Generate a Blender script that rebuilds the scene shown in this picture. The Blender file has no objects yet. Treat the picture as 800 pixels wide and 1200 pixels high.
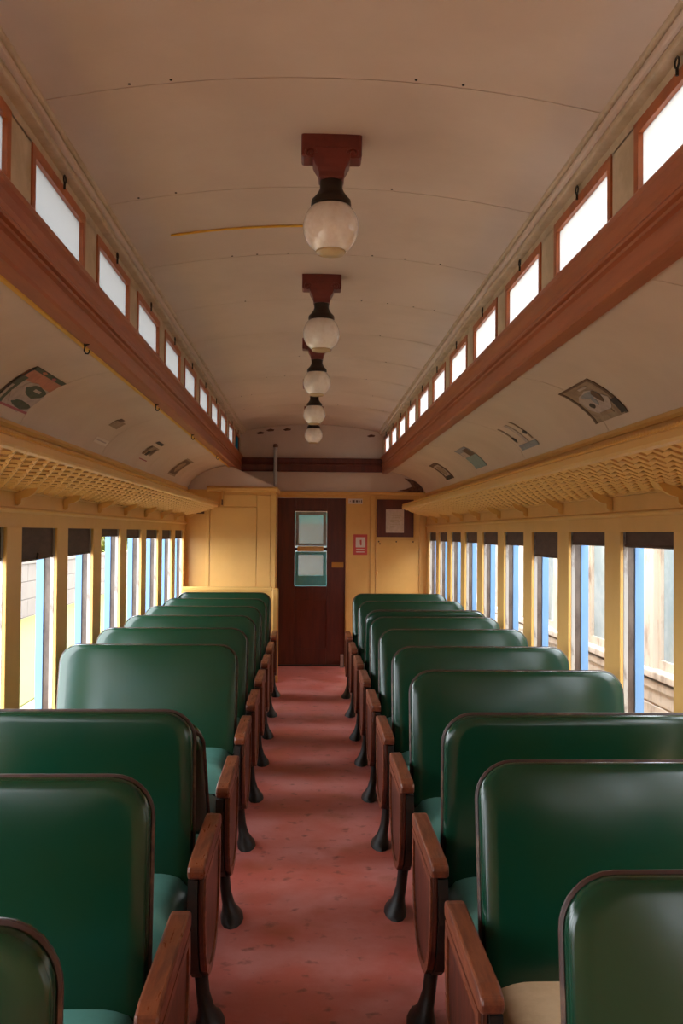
import bpy, math, random
from mathutils import Vector, Matrix
random.seed(7)
SC = bpy.context.scene
COL = SC.collection
R = math.radians

# ------------------------------------------------------------------ camera
EYE = 1.578
cam_d = bpy.data.cameras.new('camera')
cam_d.sensor_fit = 'VERTICAL'
cam_d.sensor_height = 36.0
cam_d.lens = 36.0 * 1120 / 1200
cam_d.clip_start = 0.05
cam = bpy.data.objects.new('camera', cam_d)
COL.objects.link(cam)
pitch = math.atan(24.5 / 1120)
yaw = math.atan(39.0 / 1120)
roll = 0.0079
cam.matrix_world = (Matrix.Translation((-0.04, 0.0, EYE)) @ Matrix.Rotation(-yaw, 4, 'Z')
                    @ Matrix.Rotation(math.pi / 2 + pitch, 4, 'X') @ Matrix.Rotation(roll, 4, 'Z'))
SC.camera = cam

# ------------------------------------------------------------------ world and light
world = bpy.data.worlds.new('sky')
SC.world = world
world.use_nodes = True
wn = world.node_tree.nodes
wl = world.node_tree.links
wn['Background'].inputs[0].default_value = (0.88, 0.94, 1.0, 1)
wn['Background'].inputs[1].default_value = 7.0
sun_d = bpy.data.lights.new('sun', 'SUN')
sun_d.energy = 4.0
sun_d.angle = R(6)
sun_d.color = (1.0, 0.93, 0.80)
sun = bpy.data.objects.new('sun', sun_d)
COL.objects.link(sun)
sun.rotation_euler = (R(8), R(7), 0)


def portal(name, loc, rot, sx, sy):
    d = bpy.data.lights.new(name, 'AREA')
    d.shape = 'RECTANGLE'
    d.size = sx
    d.size_y = sy
    d.cycles.is_portal = True
    o = bpy.data.objects.new(name, d)
    COL.objects.link(o)
    o.location = loc
    o.rotation_euler = rot


portal('sky_portal', (-1.50, 5.0, 1.14), (0, R(-90), 0), 1.05, 13.4)
portal('sky_portal', (1.50, 5.0, 1.14), (0, R(90), 0), 1.05, 13.4)

vs = SC.view_settings
vs.view_transform = 'Standard'
vs.look = 'None'
vs.gamma = 1
vs.exposure = 0.9
vs.use_curve_mapping = False
SC.cycles.use_denoising = True
SC.cycles.max_bounces = 14
SC.cycles.diffuse_bounces = 8
SC.cycles.transparent_max_bounces = 12


# ------------------------------------------------------------------ materials
def mat(name, base, rough=0.5, dark=None, amount=0.0, scale=6.0, bump=0.0, bump_scale=40.0, spec=0.5,
        stretch=(1, 1, 1), coat=0.0, detail=6.0, lo=0.42, hi=0.62, metal=0.0, rvar=0.0):
    m = bpy.data.materials.new(name)
    m.use_nodes = True
    nt = m.node_tree
    b = nt.nodes['Principled BSDF']
    b.inputs['Roughness'].default_value = rough
    b.inputs['Metallic'].default_value = metal
    b.inputs['Specular IOR Level'].default_value = spec
    b.inputs['Coat Weight'].default_value = coat
    b.inputs['Base Color'].default_value = (*base, 1)
    tc = nt.nodes.new('ShaderNodeTexCoord')
    mp = nt.nodes.new('ShaderNodeMapping')
    mp.inputs['Scale'].default_value = stretch
    nt.links.new(tc.outputs['Object'], mp.inputs['Vector'])
    if dark is not None:
        n = nt.nodes.new('ShaderNodeTexNoise')
        n.inputs['Scale'].default_value = scale
        n.inputs['Detail'].default_value = detail
        n.inputs['Roughness'].default_value = 0.62
        nt.links.new(mp.outputs['Vector'], n.inputs['Vector'])
        r = nt.nodes.new('ShaderNodeMapRange')
        r.inputs['From Min'].default_value = lo
        r.inputs['From Max'].default_value = hi
        r.inputs['To Max'].default_value = amount
        nt.links.new(n.outputs['Fac'], r.inputs['Value'])
        mx = nt.nodes.new('ShaderNodeMix')
        mx.data_type = 'RGBA'
        mx.inputs['A'].default_value = (*base, 1)
        mx.inputs['B'].default_value = (*dark, 1)
        nt.links.new(r.outputs['Result'], mx.inputs['Factor'])
        nt.links.new(mx.outputs['Result'], b.inputs['Base Color'])
        if rvar:
            ra = nt.nodes.new('ShaderNodeMapRange')
            ra.inputs['From Min'].default_value = 0.3
            ra.inputs['From Max'].default_value = 0.7
            ra.inputs['To Min'].default_value = rough - rvar
            ra.inputs['To Max'].default_value = rough + rvar
            nt.links.new(n.outputs['Fac'], ra.inputs['Value'])
            nt.links.new(ra.outputs['Result'], b.inputs['Roughness'])
    if bump:
        n2 = nt.nodes.new('ShaderNodeTexNoise')
        n2.inputs['Scale'].default_value = bump_scale
        n2.inputs['Detail'].default_value = 4
        nt.links.new(mp.outputs['Vector'], n2.inputs['Vector'])
        bp = nt.nodes.new('ShaderNodeBump')
        bp.inputs['Strength'].default_value = bump
        bp.inputs['Distance'].default_value = 0.01
        nt.links.new(n2.outputs['Fac'], bp.inputs['Height'])
        nt.links.new(bp.outputs['Normal'], b.inputs['Normal'])
    return m


M = {}
M['cream'] = mat('ceiling_cream_paint', (0.62, 0.485, 0.385), 0.55, (0.52, 0.39, 0.30), 0.5, 1.6, 0.04, 12)
M['cream_dirty'] = mat('clerestory_cream_paint', (0.58, 0.46, 0.32), 0.55, (0.36, 0.27, 0.16), 0.6, 7, 0.1, 30)
M['yellow'] = mat('yellow_paint', (0.71, 0.41, 0.115), 0.42, (0.63, 0.345, 0.085), 0.5, 3.5, 0.05, 25)
M['yellow_net'] = mat('yellow_net_paint', (0.72, 0.43, 0.13), 0.45)
M['yellow_line'] = mat('yellow_bead_paint', (0.75, 0.42, 0.04), 0.5)
M['wood'] = mat('red_brown_varnished_wood', (0.38, 0.105, 0.038), 0.38, (0.27, 0.065, 0.022), 0.6, 9, 0.05, 30,
                stretch=(3, .25, 3))
M['frame_wood'] = mat('orange_brown_sash_wood', (0.42, 0.11, 0.025), 0.45, (0.2, 0.05, 0.015), 0.5, 10)
M['end_wood'] = mat('dark_red_wood', (0.115, 0.022, 0.012), 0.35, (0.06, 0.012, 0.008), 0.7, 5, 0.05, 20,
                    stretch=(3, 3, .4))
M['lamp_wood'] = mat('lamp_block_red_wood', (0.16, 0.022, 0.013), 0.4, (0.09, 0.012, 0.008), 0.6, 14)
M['arm_wood'] = mat('worn_armrest_wood', (0.19, 0.050, 0.018), 0.35, (0.10, 0.026, 0.012), 0.9, 12, 0.1, 40,
                    stretch=(4, .5, 4), rvar=0.1)
M['panel_wood'] = mat('dark_seat_end_wood', (0.095, 0.022, 0.010), 0.36, (0.025, 0.007, 0.004), 0.9, 9, 0.1, 40,
                      stretch=(4, 2, .6))
M['iron'] = mat('black_cast_iron', (0.012, 0.009, 0.007), 0.5, (0.035, 0.016, 0.009), 0.5, 20, spec=0.3)
M['steel'] = mat('worn_steel', (0.45, 0.43, 0.40), 0.35, (0.2, 0.18, 0.15), 0.6, 20, metal=0.8)
M['bronze'] = mat('dark_bronze', (0.035, 0.022, 0.016), 0.42, metal=0.5)
M['brass'] = mat('brass', (0.55, 0.26, 0.06), 0.35, metal=0.8)
M['blue'] = mat('pale_blue_paint', (0.125, 0.25, 0.46), 0.5, (0.105, 0.22, 0.40), 0.3, 10)
M['white_strip'] = mat('chipped_white_paint', (0.42, 0.39, 0.355), 0.5, (0.10, 0.06, 0.04), 0.9, 14, lo=.55, hi=.68,
                       stretch=(1, 1, .35))
M['track'] = mat('dark_window_channel', (0.055, 0.032, 0.022), 0.5, (0.15, 0.11, 0.085), 0.8, 9, stretch=(1, 1, .4))
M['blind'] = mat('dark_brown_blind_cloth', (0.060, 0.028, 0.018), 0.65, (0.10, 0.052, 0.034), 0.6, 8, 0.15, 120,
                 stretch=(1, 1, 4))
M['paper'] = mat('aged_paper', (0.62, 0.50, 0.40), 0.7, (0.5, 0.38, 0.28), 0.6, 30)
M['ink'] = mat('faded_ink', (0.16, 0.10, 0.07), 0.7)
M['red_print'] = mat('red_print', (0.55, 0.07, 0.05), 0.6)
M['white_print'] = mat('white_print', (0.70, 0.60, 0.52), 0.6)
M['teal'] = mat('teal_paint', (0.08, 0.36, 0.40), 0.45, (0.14, 0.40, 0.40), 0.6, 20)
M['grey_frame'] = mat('grey_green_paint', (0.28, 0.29, 0.25), 0.5, (0.2, 0.2, 0.18), 0.5, 20)
M['piping'] = mat('worn_brown_piping', (0.045, 0.016, 0.010), 0.5, (0.16, 0.09, 0.05), 0.8, 8, lo=.52, hi=.66)
M['tan'] = mat('tan_cushion_cover', (0.62, 0.44, 0.26), 0.6, (0.5, 0.33, 0.18), 0.6, 10, 0.1, 30)
M['cushion'] = mat('pale_green_vinyl', (0.075, 0.20, 0.165), 0.35, (0.05, 0.14, 0.11), 0.6, 7, 0.08, 16)
M['rust'] = mat('rust_stain', (0.09, 0.03, 0.015), 0.8, (0.2, 0.1, 0.06), 0.7, 30)
M['grass'] = mat('sunlit_grass', (0.088, 0.088, 0.007), 0.9, (0.078, 0.082, 0.005), 0.7, 0.8)
M['gravel'] = mat('pale_gravel', (0.24, 0.20, 0.16), 0.95, (0.18, 0.15, 0.12), 0.7, 5)
M['masonry'] = mat('pale_pink_masonry', (0.125, 0.10, 0.085), 0.9, (0.105, 0.082, 0.07), 0.6, 1.5)
M['leaf'] = mat('yellow_green_leaves', (0.16, 0.16, 0.02), 0.7, (0.10, 0.11, 0.012), 0.8, 4)
M['bark'] = mat('brown_bark', (0.2, 0.13, 0.08), 0.9)
M['coach_cream'] = mat('weathered_cream_coach', (0.48, 0.405, 0.325), 0.7, (0.2, 0.14, 0.10), 0.75, 6, 0.2, 20,
                       lo=.5, hi=.66, stretch=(1, 1, .45))
M['coach_glass'] = mat('hazy_blue_pane', (0.20, 0.27, 0.30), 0.12, (0.36, 0.42, 0.45), 0.7, 2.5)
M['concrete'] = mat('rear_wall_paint', (0.60, 0.40, 0.15), 0.6, (0.5, 0.32, 0.1), 0.5, 3)


def green_vinyl():
    m = mat('dark_green_vinyl', (0.0025, 0.033, 0.017), 0.22, (0.009, 0.030, 0.007), 0.8, 1.7, 0.10, 5, spec=0.5,
            rvar=0.08, lo=.38, hi=.66)
    return m


M['green'] = green_vinyl()


def floor_mat():
    m = mat('worn_red_linoleum', (0.50, 0.115, 0.085), 0.40, (0.60, 0.24, 0.22), 0.75, 2.6, 0.05, 30, rvar=0.1)
    nt = m.node_tree
    b = nt.nodes['Principled BSDF']
    prev = b.inputs['Base Color'].links[0].from_socket
    tc = [n for n in nt.nodes if n.type == 'TEX_COORD'][0]
    n = nt.nodes.new('ShaderNodeTexNoise')
    n.inputs['Scale'].default_value = 14
    n.inputs['Detail'].default_value = 8
    nt.links.new(tc.outputs['Object'], n.inputs['Vector'])
    r = nt.nodes.new('ShaderNodeMapRange')
    r.inputs['From Min'].default_value = 0.60
    r.inputs['From Max'].default_value = 0.72
    r.inputs['To Max'].default_value = 0.75
    nt.links.new(n.outputs['Fac'], r.inputs['Value'])
    mx = nt.nodes.new('ShaderNodeMix')
    mx.data_type = 'RGBA'
    mx.inputs['B'].default_value = (0.13, 0.035, 0.02, 1)
    nt.links.new(prev, mx.inputs['A'])
    nt.links.new(r.outputs['Result'], mx.inputs['Factor'])
    # orange-brown scuffs
    n3 = nt.nodes.new('ShaderNodeTexNoise')
    n3.inputs['Scale'].default_value = 3.3
    n3.inputs['Detail'].default_value = 5
    mp = nt.nodes.new('ShaderNodeMapping')
    mp.inputs['Location'].default_value = (4, 2, 0)
    nt.links.new(tc.outputs['Object'], mp.inputs['Vector'])
    nt.links.new(mp.outputs['Vector'], n3.inputs['Vector'])
    r3 = nt.nodes.new('ShaderNodeMapRange')
    r3.inputs['From Min'].default_value = 0.55
    r3.inputs['From Max'].default_value = 0.7
    r3.inputs['To Max'].default_value = 0.6
    nt.links.new(n3.outputs['Fac'], r3.inputs['Value'])
    mx3 = nt.nodes.new('ShaderNodeMix')
    mx3.data_type = 'RGBA'
    mx3.inputs['B'].default_value = (0.36, 0.085, 0.03, 1)
    nt.links.new(mx.outputs['Result'], mx3.inputs['A'])
    nt.links.new(r3.outputs['Result'], mx3.inputs['Factor'])
    nt.links.new(mx3.outputs['Result'], b.inputs['Base Color'])
    return m


M['floor'] = floor_mat()


def frosted(name, col, tr=0.85):
    m = bpy.data.materials.new(name)
    m.use_nodes = True
    nt = m.node_tree
    nt.nodes.remove(nt.nodes['Principled BSDF'])
    out = nt.nodes['Material Output']
    t = nt.nodes.new('ShaderNodeBsdfTranslucent')
    t.inputs['Color'].default_value = (*col, 1)
    d = nt.nodes.new('ShaderNodeBsdfDiffuse')
    d.inputs['Color'].default_value = (*[c * .8 for c in col], 1)
    mx = nt.nodes.new('ShaderNodeMixShader')
    mx.inputs[0].default_value = tr
    nt.links.new(d.outputs[0], mx.inputs[1])
    nt.links.new(t.outputs[0], mx.inputs[2])
    g = nt.nodes.new('ShaderNodeBsdfGlossy')
    g.inputs['Roughness'].default_value = 0.2
    m2 = nt.nodes.new('ShaderNodeMixShader')
    m2.inputs[0].default_value = 0.05
    nt.links.new(mx.outputs[0], m2.inputs[1])
    nt.links.new(g.outputs[0], m2.inputs[2])
    nt.links.new(m2.outputs[0], out.inputs['Surface'])
    return m


M['frosted'] = frosted('frosted_clerestory_glass', (0.50, 0.49, 0.48))
M['frosted_shaded'] = frosted('shaded_frosted_clerestory_glass', (0.335, 0.33, 0.325))  # same glass as above; the left side's dimmer daylight is put into its colour
M['teal_glass'] = frosted('teal_tinted_glass', (0.012, 0.06, 0.07))


def clear_glass():
    m = bpy.data.materials.new('dusty_door_glass')
    m.use_nodes = True
    nt = m.node_tree
    nt.nodes.remove(nt.nodes['Principled BSDF'])
    out = nt.nodes['Material Output']
    t = nt.nodes.new('ShaderNodeBsdfTransparent')
    t.inputs['Color'].default_value = (0.85, 0.9, 0.9, 1)
    d = nt.nodes.new('ShaderNodeBsdfDiffuse')
    d.inputs['Color'].default_value = (0.5, 0.45, 0.4, 1)
    g = nt.nodes.new('ShaderNodeBsdfGlossy')
    g.inputs['Roughness'].default_value = 0.08
    a = nt.nodes.new('ShaderNodeMixShader')
    a.inputs[0].default_value = 0.35
    nt.links.new(t.outputs[0], a.inputs[1])
    nt.links.new(d.outputs[0], a.inputs[2])
    c = nt.nodes.new('ShaderNodeMixShader')
    c.inputs[0].default_value = 0.07
    nt.links.new(a.outputs[0], c.inputs[1])
    nt.links.new(g.outputs[0], c.inputs[2])
    nt.links.new(c.outputs[0], out.inputs['Surface'])
    return m


M['glass'] = clear_glass()


def milk_glass():
    m = mat('milky_globe_glass', (0.86, 0.79, 0.69), 0.16, (0.74, 0.64, 0.52), 0.6, 30, 0.25, 45, spec=0.6, coat=0.5)
    b = m.node_tree.nodes['Principled BSDF']
    b.inputs['Subsurface Weight'].default_value = 0.25
    b.inputs['Subsurface Radius'].default_value = (0.05, 0.04, 0.03)
    b.inputs['Subsurface Scale'].default_value = 0.5
    return m


M['globe'] = milk_glass()
M['globe_tip'] = mat('amber_globe_bottom', (0.52, 0.38, 0.20), 0.25)


# ------------------------------------------------------------------ mesh helpers
class MB:
    def __init__(self):
        self.v = []
        self.f = []

    def add(self, verts, faces):
        n = len(self.v)
        self.v += [tuple(p) for p in verts]
        self.f += [tuple(i + n for i in q) for q in faces]
        return self

    def box(self, x0, x1, y0, y1, z0, z1):
        if x0 > x1: x0, x1 = x1, x0
        if y0 > y1: y0, y1 = y1, y0
        if z0 > z1: z0, z1 = z1, z0
        return self.add([(x0, y0, z0), (x1, y0, z0), (x1, y1, z0), (x0, y1, z0),
                         (x0, y0, z1), (x1, y0, z1), (x1, y1, z1), (x0, y1, z1)],
                        [(0, 3, 2, 1), (4, 5, 6, 7), (0, 1, 5, 4), (1, 2, 6, 5), (2, 3, 7, 6), (3, 0, 4, 7)])

    def prism(self, poly, axis, a, b):
        """closed polygon of (u, v) extruded along axis: y -> (u=x, v=z), x -> (u=y, v=z), z -> (u=x, v=y)"""
        def P(u, v, w):
            return (u, w, v) if axis == 'y' else ((w, u, v) if axis == 'x' else (u, v, w))
        n = len(poly)
        vs_ = [P(u, v, a) for u, v in poly] + [P(u, v, b) for u, v in poly]
        fs = [tuple(range(n - 1, -1, -1)), tuple(range(n, 2 * n))]
        fs += [(i, (i + 1) % n, (i + 1) % n + n, i + n) for i in range(n)]
        return self.add(vs_, fs)

    def ribbon(self, pts, y0, y1, t=0.0):
        """open profile of (x, z) extruded along y; t gives it thickness upwards"""
        if t:
            return self.prism(list(pts) + [(x, z + t) for x, z in reversed(pts)], 'y', y0, y1)
        n = len(pts)
        return self.add([(x, y0, z) for x, z in pts] + [(x, y1, z) for x, z in pts],
                        [(i, i + 1, i + 1 + n, i + n) for i in range(n - 1)])

    def tube(self, pts, r, sides=6, cap=True, closed=False):
        pts = [Vector(p) for p in pts]
        n = len(pts)
        rings = []
        up = None
        for i, p in enumerate(pts):
            if closed:
                d = pts[(i + 1) % n] - pts[i - 1]
            else:
                d = pts[min(i + 1, n - 1)] - pts[max(i - 1, 0)]
            d.normalize()
            if up is None:
                up = Vector((0, 0, 1)) if abs(d.z) < .9 else Vector((1, 0, 0))
            s = d.cross(up)
            s.normalize()
            up = s.cross(d)
            up.normalize()
            rr = r[i] if isinstance(r, (list, tuple)) else r
            rings.append([p + (s * math.cos(2 * math.pi * k / sides) + up * math.sin(2 * math.pi * k / sides)) * rr
                          for k in range(sides)])
        vs_ = [q for g in rings for q in g]
        fs = []
        for i in range(n if closed else n - 1):
            j = (i + 1) % n
            for k in range(sides):
                k2 = (k + 1) % sides
                fs.append((i * sides + k, i * sides + k2, j * sides + k2, j * sides + k))
        if cap and not closed:
            fs.append(tuple(range(sides - 1, -1, -1)))
            fs.append(tuple((n - 1) * sides + k for k in range(sides)))
        return self.add(vs_, fs)

    def lathe(self, prof, seg=28, cx=0, cy=0):
        n = len(prof)
        vs_ = []
        for r, z in prof:
            for k in range(seg):
                a = 2 * math.pi * k / seg
                vs_.append((cx + r * math.cos(a), cy + r * math.sin(a), z))
        fs = []
        for i in range(n - 1):
            for k in range(seg):
                k2 = (k + 1) % seg
                fs.append((i * seg + k, (i + 1) * seg + k, (i + 1) * seg + k2, i * seg + k2))
        fs.append(tuple(range(seg)))
        fs.append(tuple((n - 1) * seg + k for k in range(seg - 1, -1, -1)))
        return self.add(vs_, fs)

    def mesh(self, name, m, smooth=False):
        me = bpy.data.meshes.new(name)
        me.from_pydata(self.v, [], self.f)
        if m is not None:
            me.materials.append(m)
        import bmesh
        bm = bmesh.new()
        bm.from_mesh(me)
        bmesh.ops.recalc_face_normals(bm, faces=bm.faces)
        bm.to_mesh(me)
        bm.free()
        if smooth:
            for p in me.polygons:
                p.use_smooth = True
            me.set_sharp_from_angle(angle=R(48))
        me.update()
        return me

    def build(self, name, m, parent=None, smooth=False, bevel=0.0, sub=0, seg=2, auto=False):
        return put(name, self.mesh(name, m, smooth or auto), parent, bevel=bevel, sub=sub, seg=seg, auto=auto)


def put(name, me, parent=None, loc=(0, 0, 0), rot=(0, 0, 0), bevel=0.0, sub=0, seg=2, auto=False):
    o = bpy.data.objects.new(name, me)
    COL.objects.link(o)
    o.parent = parent
    o.location = loc
    o.rotation_euler = rot
    if bevel:
        b = o.modifiers.new('bevel', 'BEVEL')
        b.width = bevel
        b.segments = seg
        b.limit_method = 'ANGLE'
        b.angle_limit = R(40)
        b.harden_normals = False
    if sub:
        s = o.modifiers.new('sub', 'SUBSURF')
        s.levels = sub
        s.render_levels = sub
    return o


def tag(o, label=None, cat=None, group=None, kind=None):
    if label: o['label'] = label
    if cat: o['category'] = cat
    if group: o['group'] = group
    if kind: o['kind'] = kind
    return o


def empty(name, loc=(0, 0, 0)):
    o = bpy.data.objects.new(name, None)
    o.empty_display_size = .1
    COL.objects.link(o)
    o.location = loc
    return o


def structure(o, label=None):
    return tag(o, label=label, kind='structure')


def copy_tree(o, parent=None):
    c = o.copy()
    COL.objects.link(c)
    c.parent = parent
    for ch in list(o.children):
        copy_tree(ch, c)
    return c


ORD = ['', 'first', 'second', 'third', 'fourth', 'fifth', 'sixth', 'seventh', 'eighth', 'ninth', 'tenth', 'eleventh', 'twelfth',
       'thirteenth', 'fourteenth', 'fifteenth']

# ------------------------------------------------------------------ measures of the coach
W = 1.37          # inner face of the window posts
YE = 11.36        # end wall
YR = -0.80        # wall behind the camera
P = 0.857         # window and seat pitch
PW = 0.225        # post width
NB = 15           # bays
YC = 10.45        # front of the closet
ZT = 1.592        # window top
ZS = 0.62         # window sill
CX = 0.85         # clerestory wall
DECK = [(.90, 2.31), (.96, 2.303), (1.04, 2.287), (1.115, 2.262), (1.18, 2.235), (1.237, 2.20), (1.28, 2.165),
        (1.315, 2.13), (1.34, 2.09), (1.355, 2.06), (1.37, 2.03)]


def seam(j):
    return YE - P * j - PW / 2


SEAMS = [YE] + [seam(j) for j in range(1, NB)] + [YR]


def arch(x):
    return 2.865 - 0.085 * (x / 0.80) ** 2


# ------------------------------------------------------------------ floor and roof
b = MB().box(-1.46, 1.46, YR - .05, YE + .05, -.08, 0)
structure(b.build('floor', M['floor']), 'worn red linoleum aisle floor with dark scuffs')

ceil = MB()
xs = [-.80 + 1.6 * i / 20 for i in range(21)]
ceil.ribbon([(x, arch(x) + .006) for x in xs], YR - .05, YE + .05, .02)
ceil.box(-.95, -.80, YR - .05, YE + .05, 2.785, 2.82)
ceil.box(.80, .95, YR - .05, YE + .05, 2.785, 2.82)
ceiling = structure(ceil.build('ceiling', M['cream_dirty']), 'arched cream ceiling of curved sheets with thin seams')
for a_, b_ in zip(SEAMS, SEAMS[1:]):
    MB().ribbon([(x, arch(x)) for x in xs], b_ + .0025, a_ - .0025, .006).build('panel', M['cream'], ceiling, auto=True)
for s in (-1, 1):
    MB().ribbon([(s * x, z + .006) for x, z in DECK], YR - .05, YE + .05, .03).build('deck_backing', M['cream_dirty'],
                                                                                  ceiling)
    for a_, b_ in zip(SEAMS[::2], SEAMS[2::2] + ([SEAMS[-1]] if len(SEAMS) % 2 == 0 else [])):
        MB().ribbon([(s * x, z) for x, z in DECK[:-1]], b_ + .0022, a_ - .0022, .006).build(
            'deck_panel', M['cream'], ceiling, auto=True)

scr = MB().lathe([(.0045, 0), (.004, -.002), (.001, -.003)], 8).mesh('screw', M['iron'])
for j in range(2, 12):
    for k in range(-5, 6):
        x = k * .135 + random.uniform(-.03, .03)
        if random.random() < .35:
            put('screw', scr, ceiling, (x, seam(j) - .02, arch(x)))
# painted wire conduit reaching the nearest lamp
MB().tube([(x, 3.97, arch(x) - .006) for x in [-.62 + .04 * i for i in range(17)]], .005, 5).build(
    'conduit', M['yellow_line'], ceiling)


# ------------------------------------------------------------------ clerestory
def clerestory(s, n0):
    side = 'left' if s < 0 else 'right'
    wall = structure(MB().box(s * (CX - .035), s * (CX + .06), YR, YE, 2.735, 2.79).build(
        f'wall_clerestory_{side}', M['cream_dirty'], bevel=.006), 'peeling cream header above the row of roof windows')
    MB().box(s * (CX - .055), s * (CX - .03), YR, YE, 2.752, 2.772).build('moulding', M['cream'], wall, bevel=.008)
    MB().box(s * (CX - .065), s * (CX - .03), YR, YE, 2.772, 2.80).build('moulding', M['cream_dirty'], wall, bevel=.008)
    MB().box(s * (CX + .0), s * (CX + .06), YR, YE, 2.70, 2.737).build('head_board', M['cream_dirty'], wall)
    MB().box(s * (CX + .0), s * (CX + .08), YR, YE, 2.33, 2.495).build('sill_board', M['cream_dirty'], wall)
    pil = MB().box(s * CX, s * (CX + .06), -.10, .10, 2.485, 2.71).mesh('pillar', M['cream_dirty'])
    for j in range(0, NB + 1):
        y = seam(j) if j else YE - .10
        if y < YR: continue
        put('pillar', pil, wall, (0, y, 0), bevel=.004)
    # sashes
    y0, y1 = -P / 2 + .10, P / 2 - .10
    z0, z1 = 2.49, 2.705
    t = .034
    x0, x1 = s * (CX - .004), s * (CX + .022)
    parts = [MB().box(x0, x1, y0, y0 + t, z0, z1).mesh('stile', M['frame_wood']),
             MB().box(x0, x1, y1 - t, y1, z0, z1).mesh('stile', M['frame_wood']),
             MB().box(x0, x1, y0 + t, y1 - t, z1 - t, z1).mesh('top_rail', M['frame_wood']),
             MB().box(x0, x1, y0 + t, y1 - t, z0, z0 + .012).mesh('bottom_rail', M['frame_wood'])]
    pane = MB().box(s * (CX + .010), s * (CX + .014), y0 + t, y1 - t, z0 + .012, z1 - t)
    pane_m = pane.mesh('pane', M['frosted_shaded' if s < 0 else 'frosted'])
    pane_t = pane.mesh('pane', M['teal_glass'])
    ring = MB().tube([(s * (CX - .012), .013 * math.cos(k * .628), z1 + .012 + .013 * math.sin(k * .628))
                      for k in range(10)], .0028, 5, closed=True)
    ring.tube([(s * (CX - .012), 0, z1), (s * (CX - .012), 0, z1 - .02)], .004, 5)
    ring_m = ring.mesh('latch_ring', M['iron'], True)
    n = n0
    for j in range(NB):
        yc = (seam(j) + seam(j + 1)) / 2
        if yc - P / 2 < YR: continue
        e = structure(empty(f'window_{n}', (0, yc, 0)), 'small roof window of frosted glass in orange-brown sash')
        n += 1
        for m in parts:
            put(m.name.split('.')[0], m, e)
        put('pane', pane_t if (s < 0 and j == 0) else pane_m, e)
        put('latch_ring', ring_m, e)
    return n


nwin = clerestory(-1, 1)
nwin = clerestory(1, nwin)

RAIL = [(.905, 2.288), (.905, 2.335), (.87, 2.335), (.87, 2.488), (.822, 2.488), (.815, 2.478), (.815, 2.462), (.826, 2.452),
        (.836, 2.432), (.838, 2.412), (.830, 2.402), (.824, 2.394), (.824, 2.384), (.836, 2.380), (.836, 2.374),
        (.826, 2.370), (.826, 2.360), (.838, 2.354), (.838, 2.296), (.846, 2.288)]
for s, nm in ((-1, 'trim_1'), (1, 'trim_2')):
    o = structure(MB().prism([(s * x, z) for x, z in RAIL], 'y', YR, YE).build(nm, M['wood']),
                  'long red-brown moulded wooden beam below the roof windows')
    if s < 0:
        MB().box(-.919, -.900, YR, YE, 2.283, 2.301).build('bead', M['yellow_line'], o, bevel=.004)
endrail = [(YE - .001, 2.30), (YE - .001, 2.462), (YE - .05, 2.462), (YE - .055, 2.45), (YE - .045, 2.41), (YE - .055, 2.39),
           (YE - .04, 2.378), (YE - .04, 2.31), (YE - .03, 2.30)]
structure(MB().prism(endrail, 'x', -.835, .835).build('trim_3', M['end_wood']),
          'dark red moulded beam across the end wall above the door')


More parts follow.
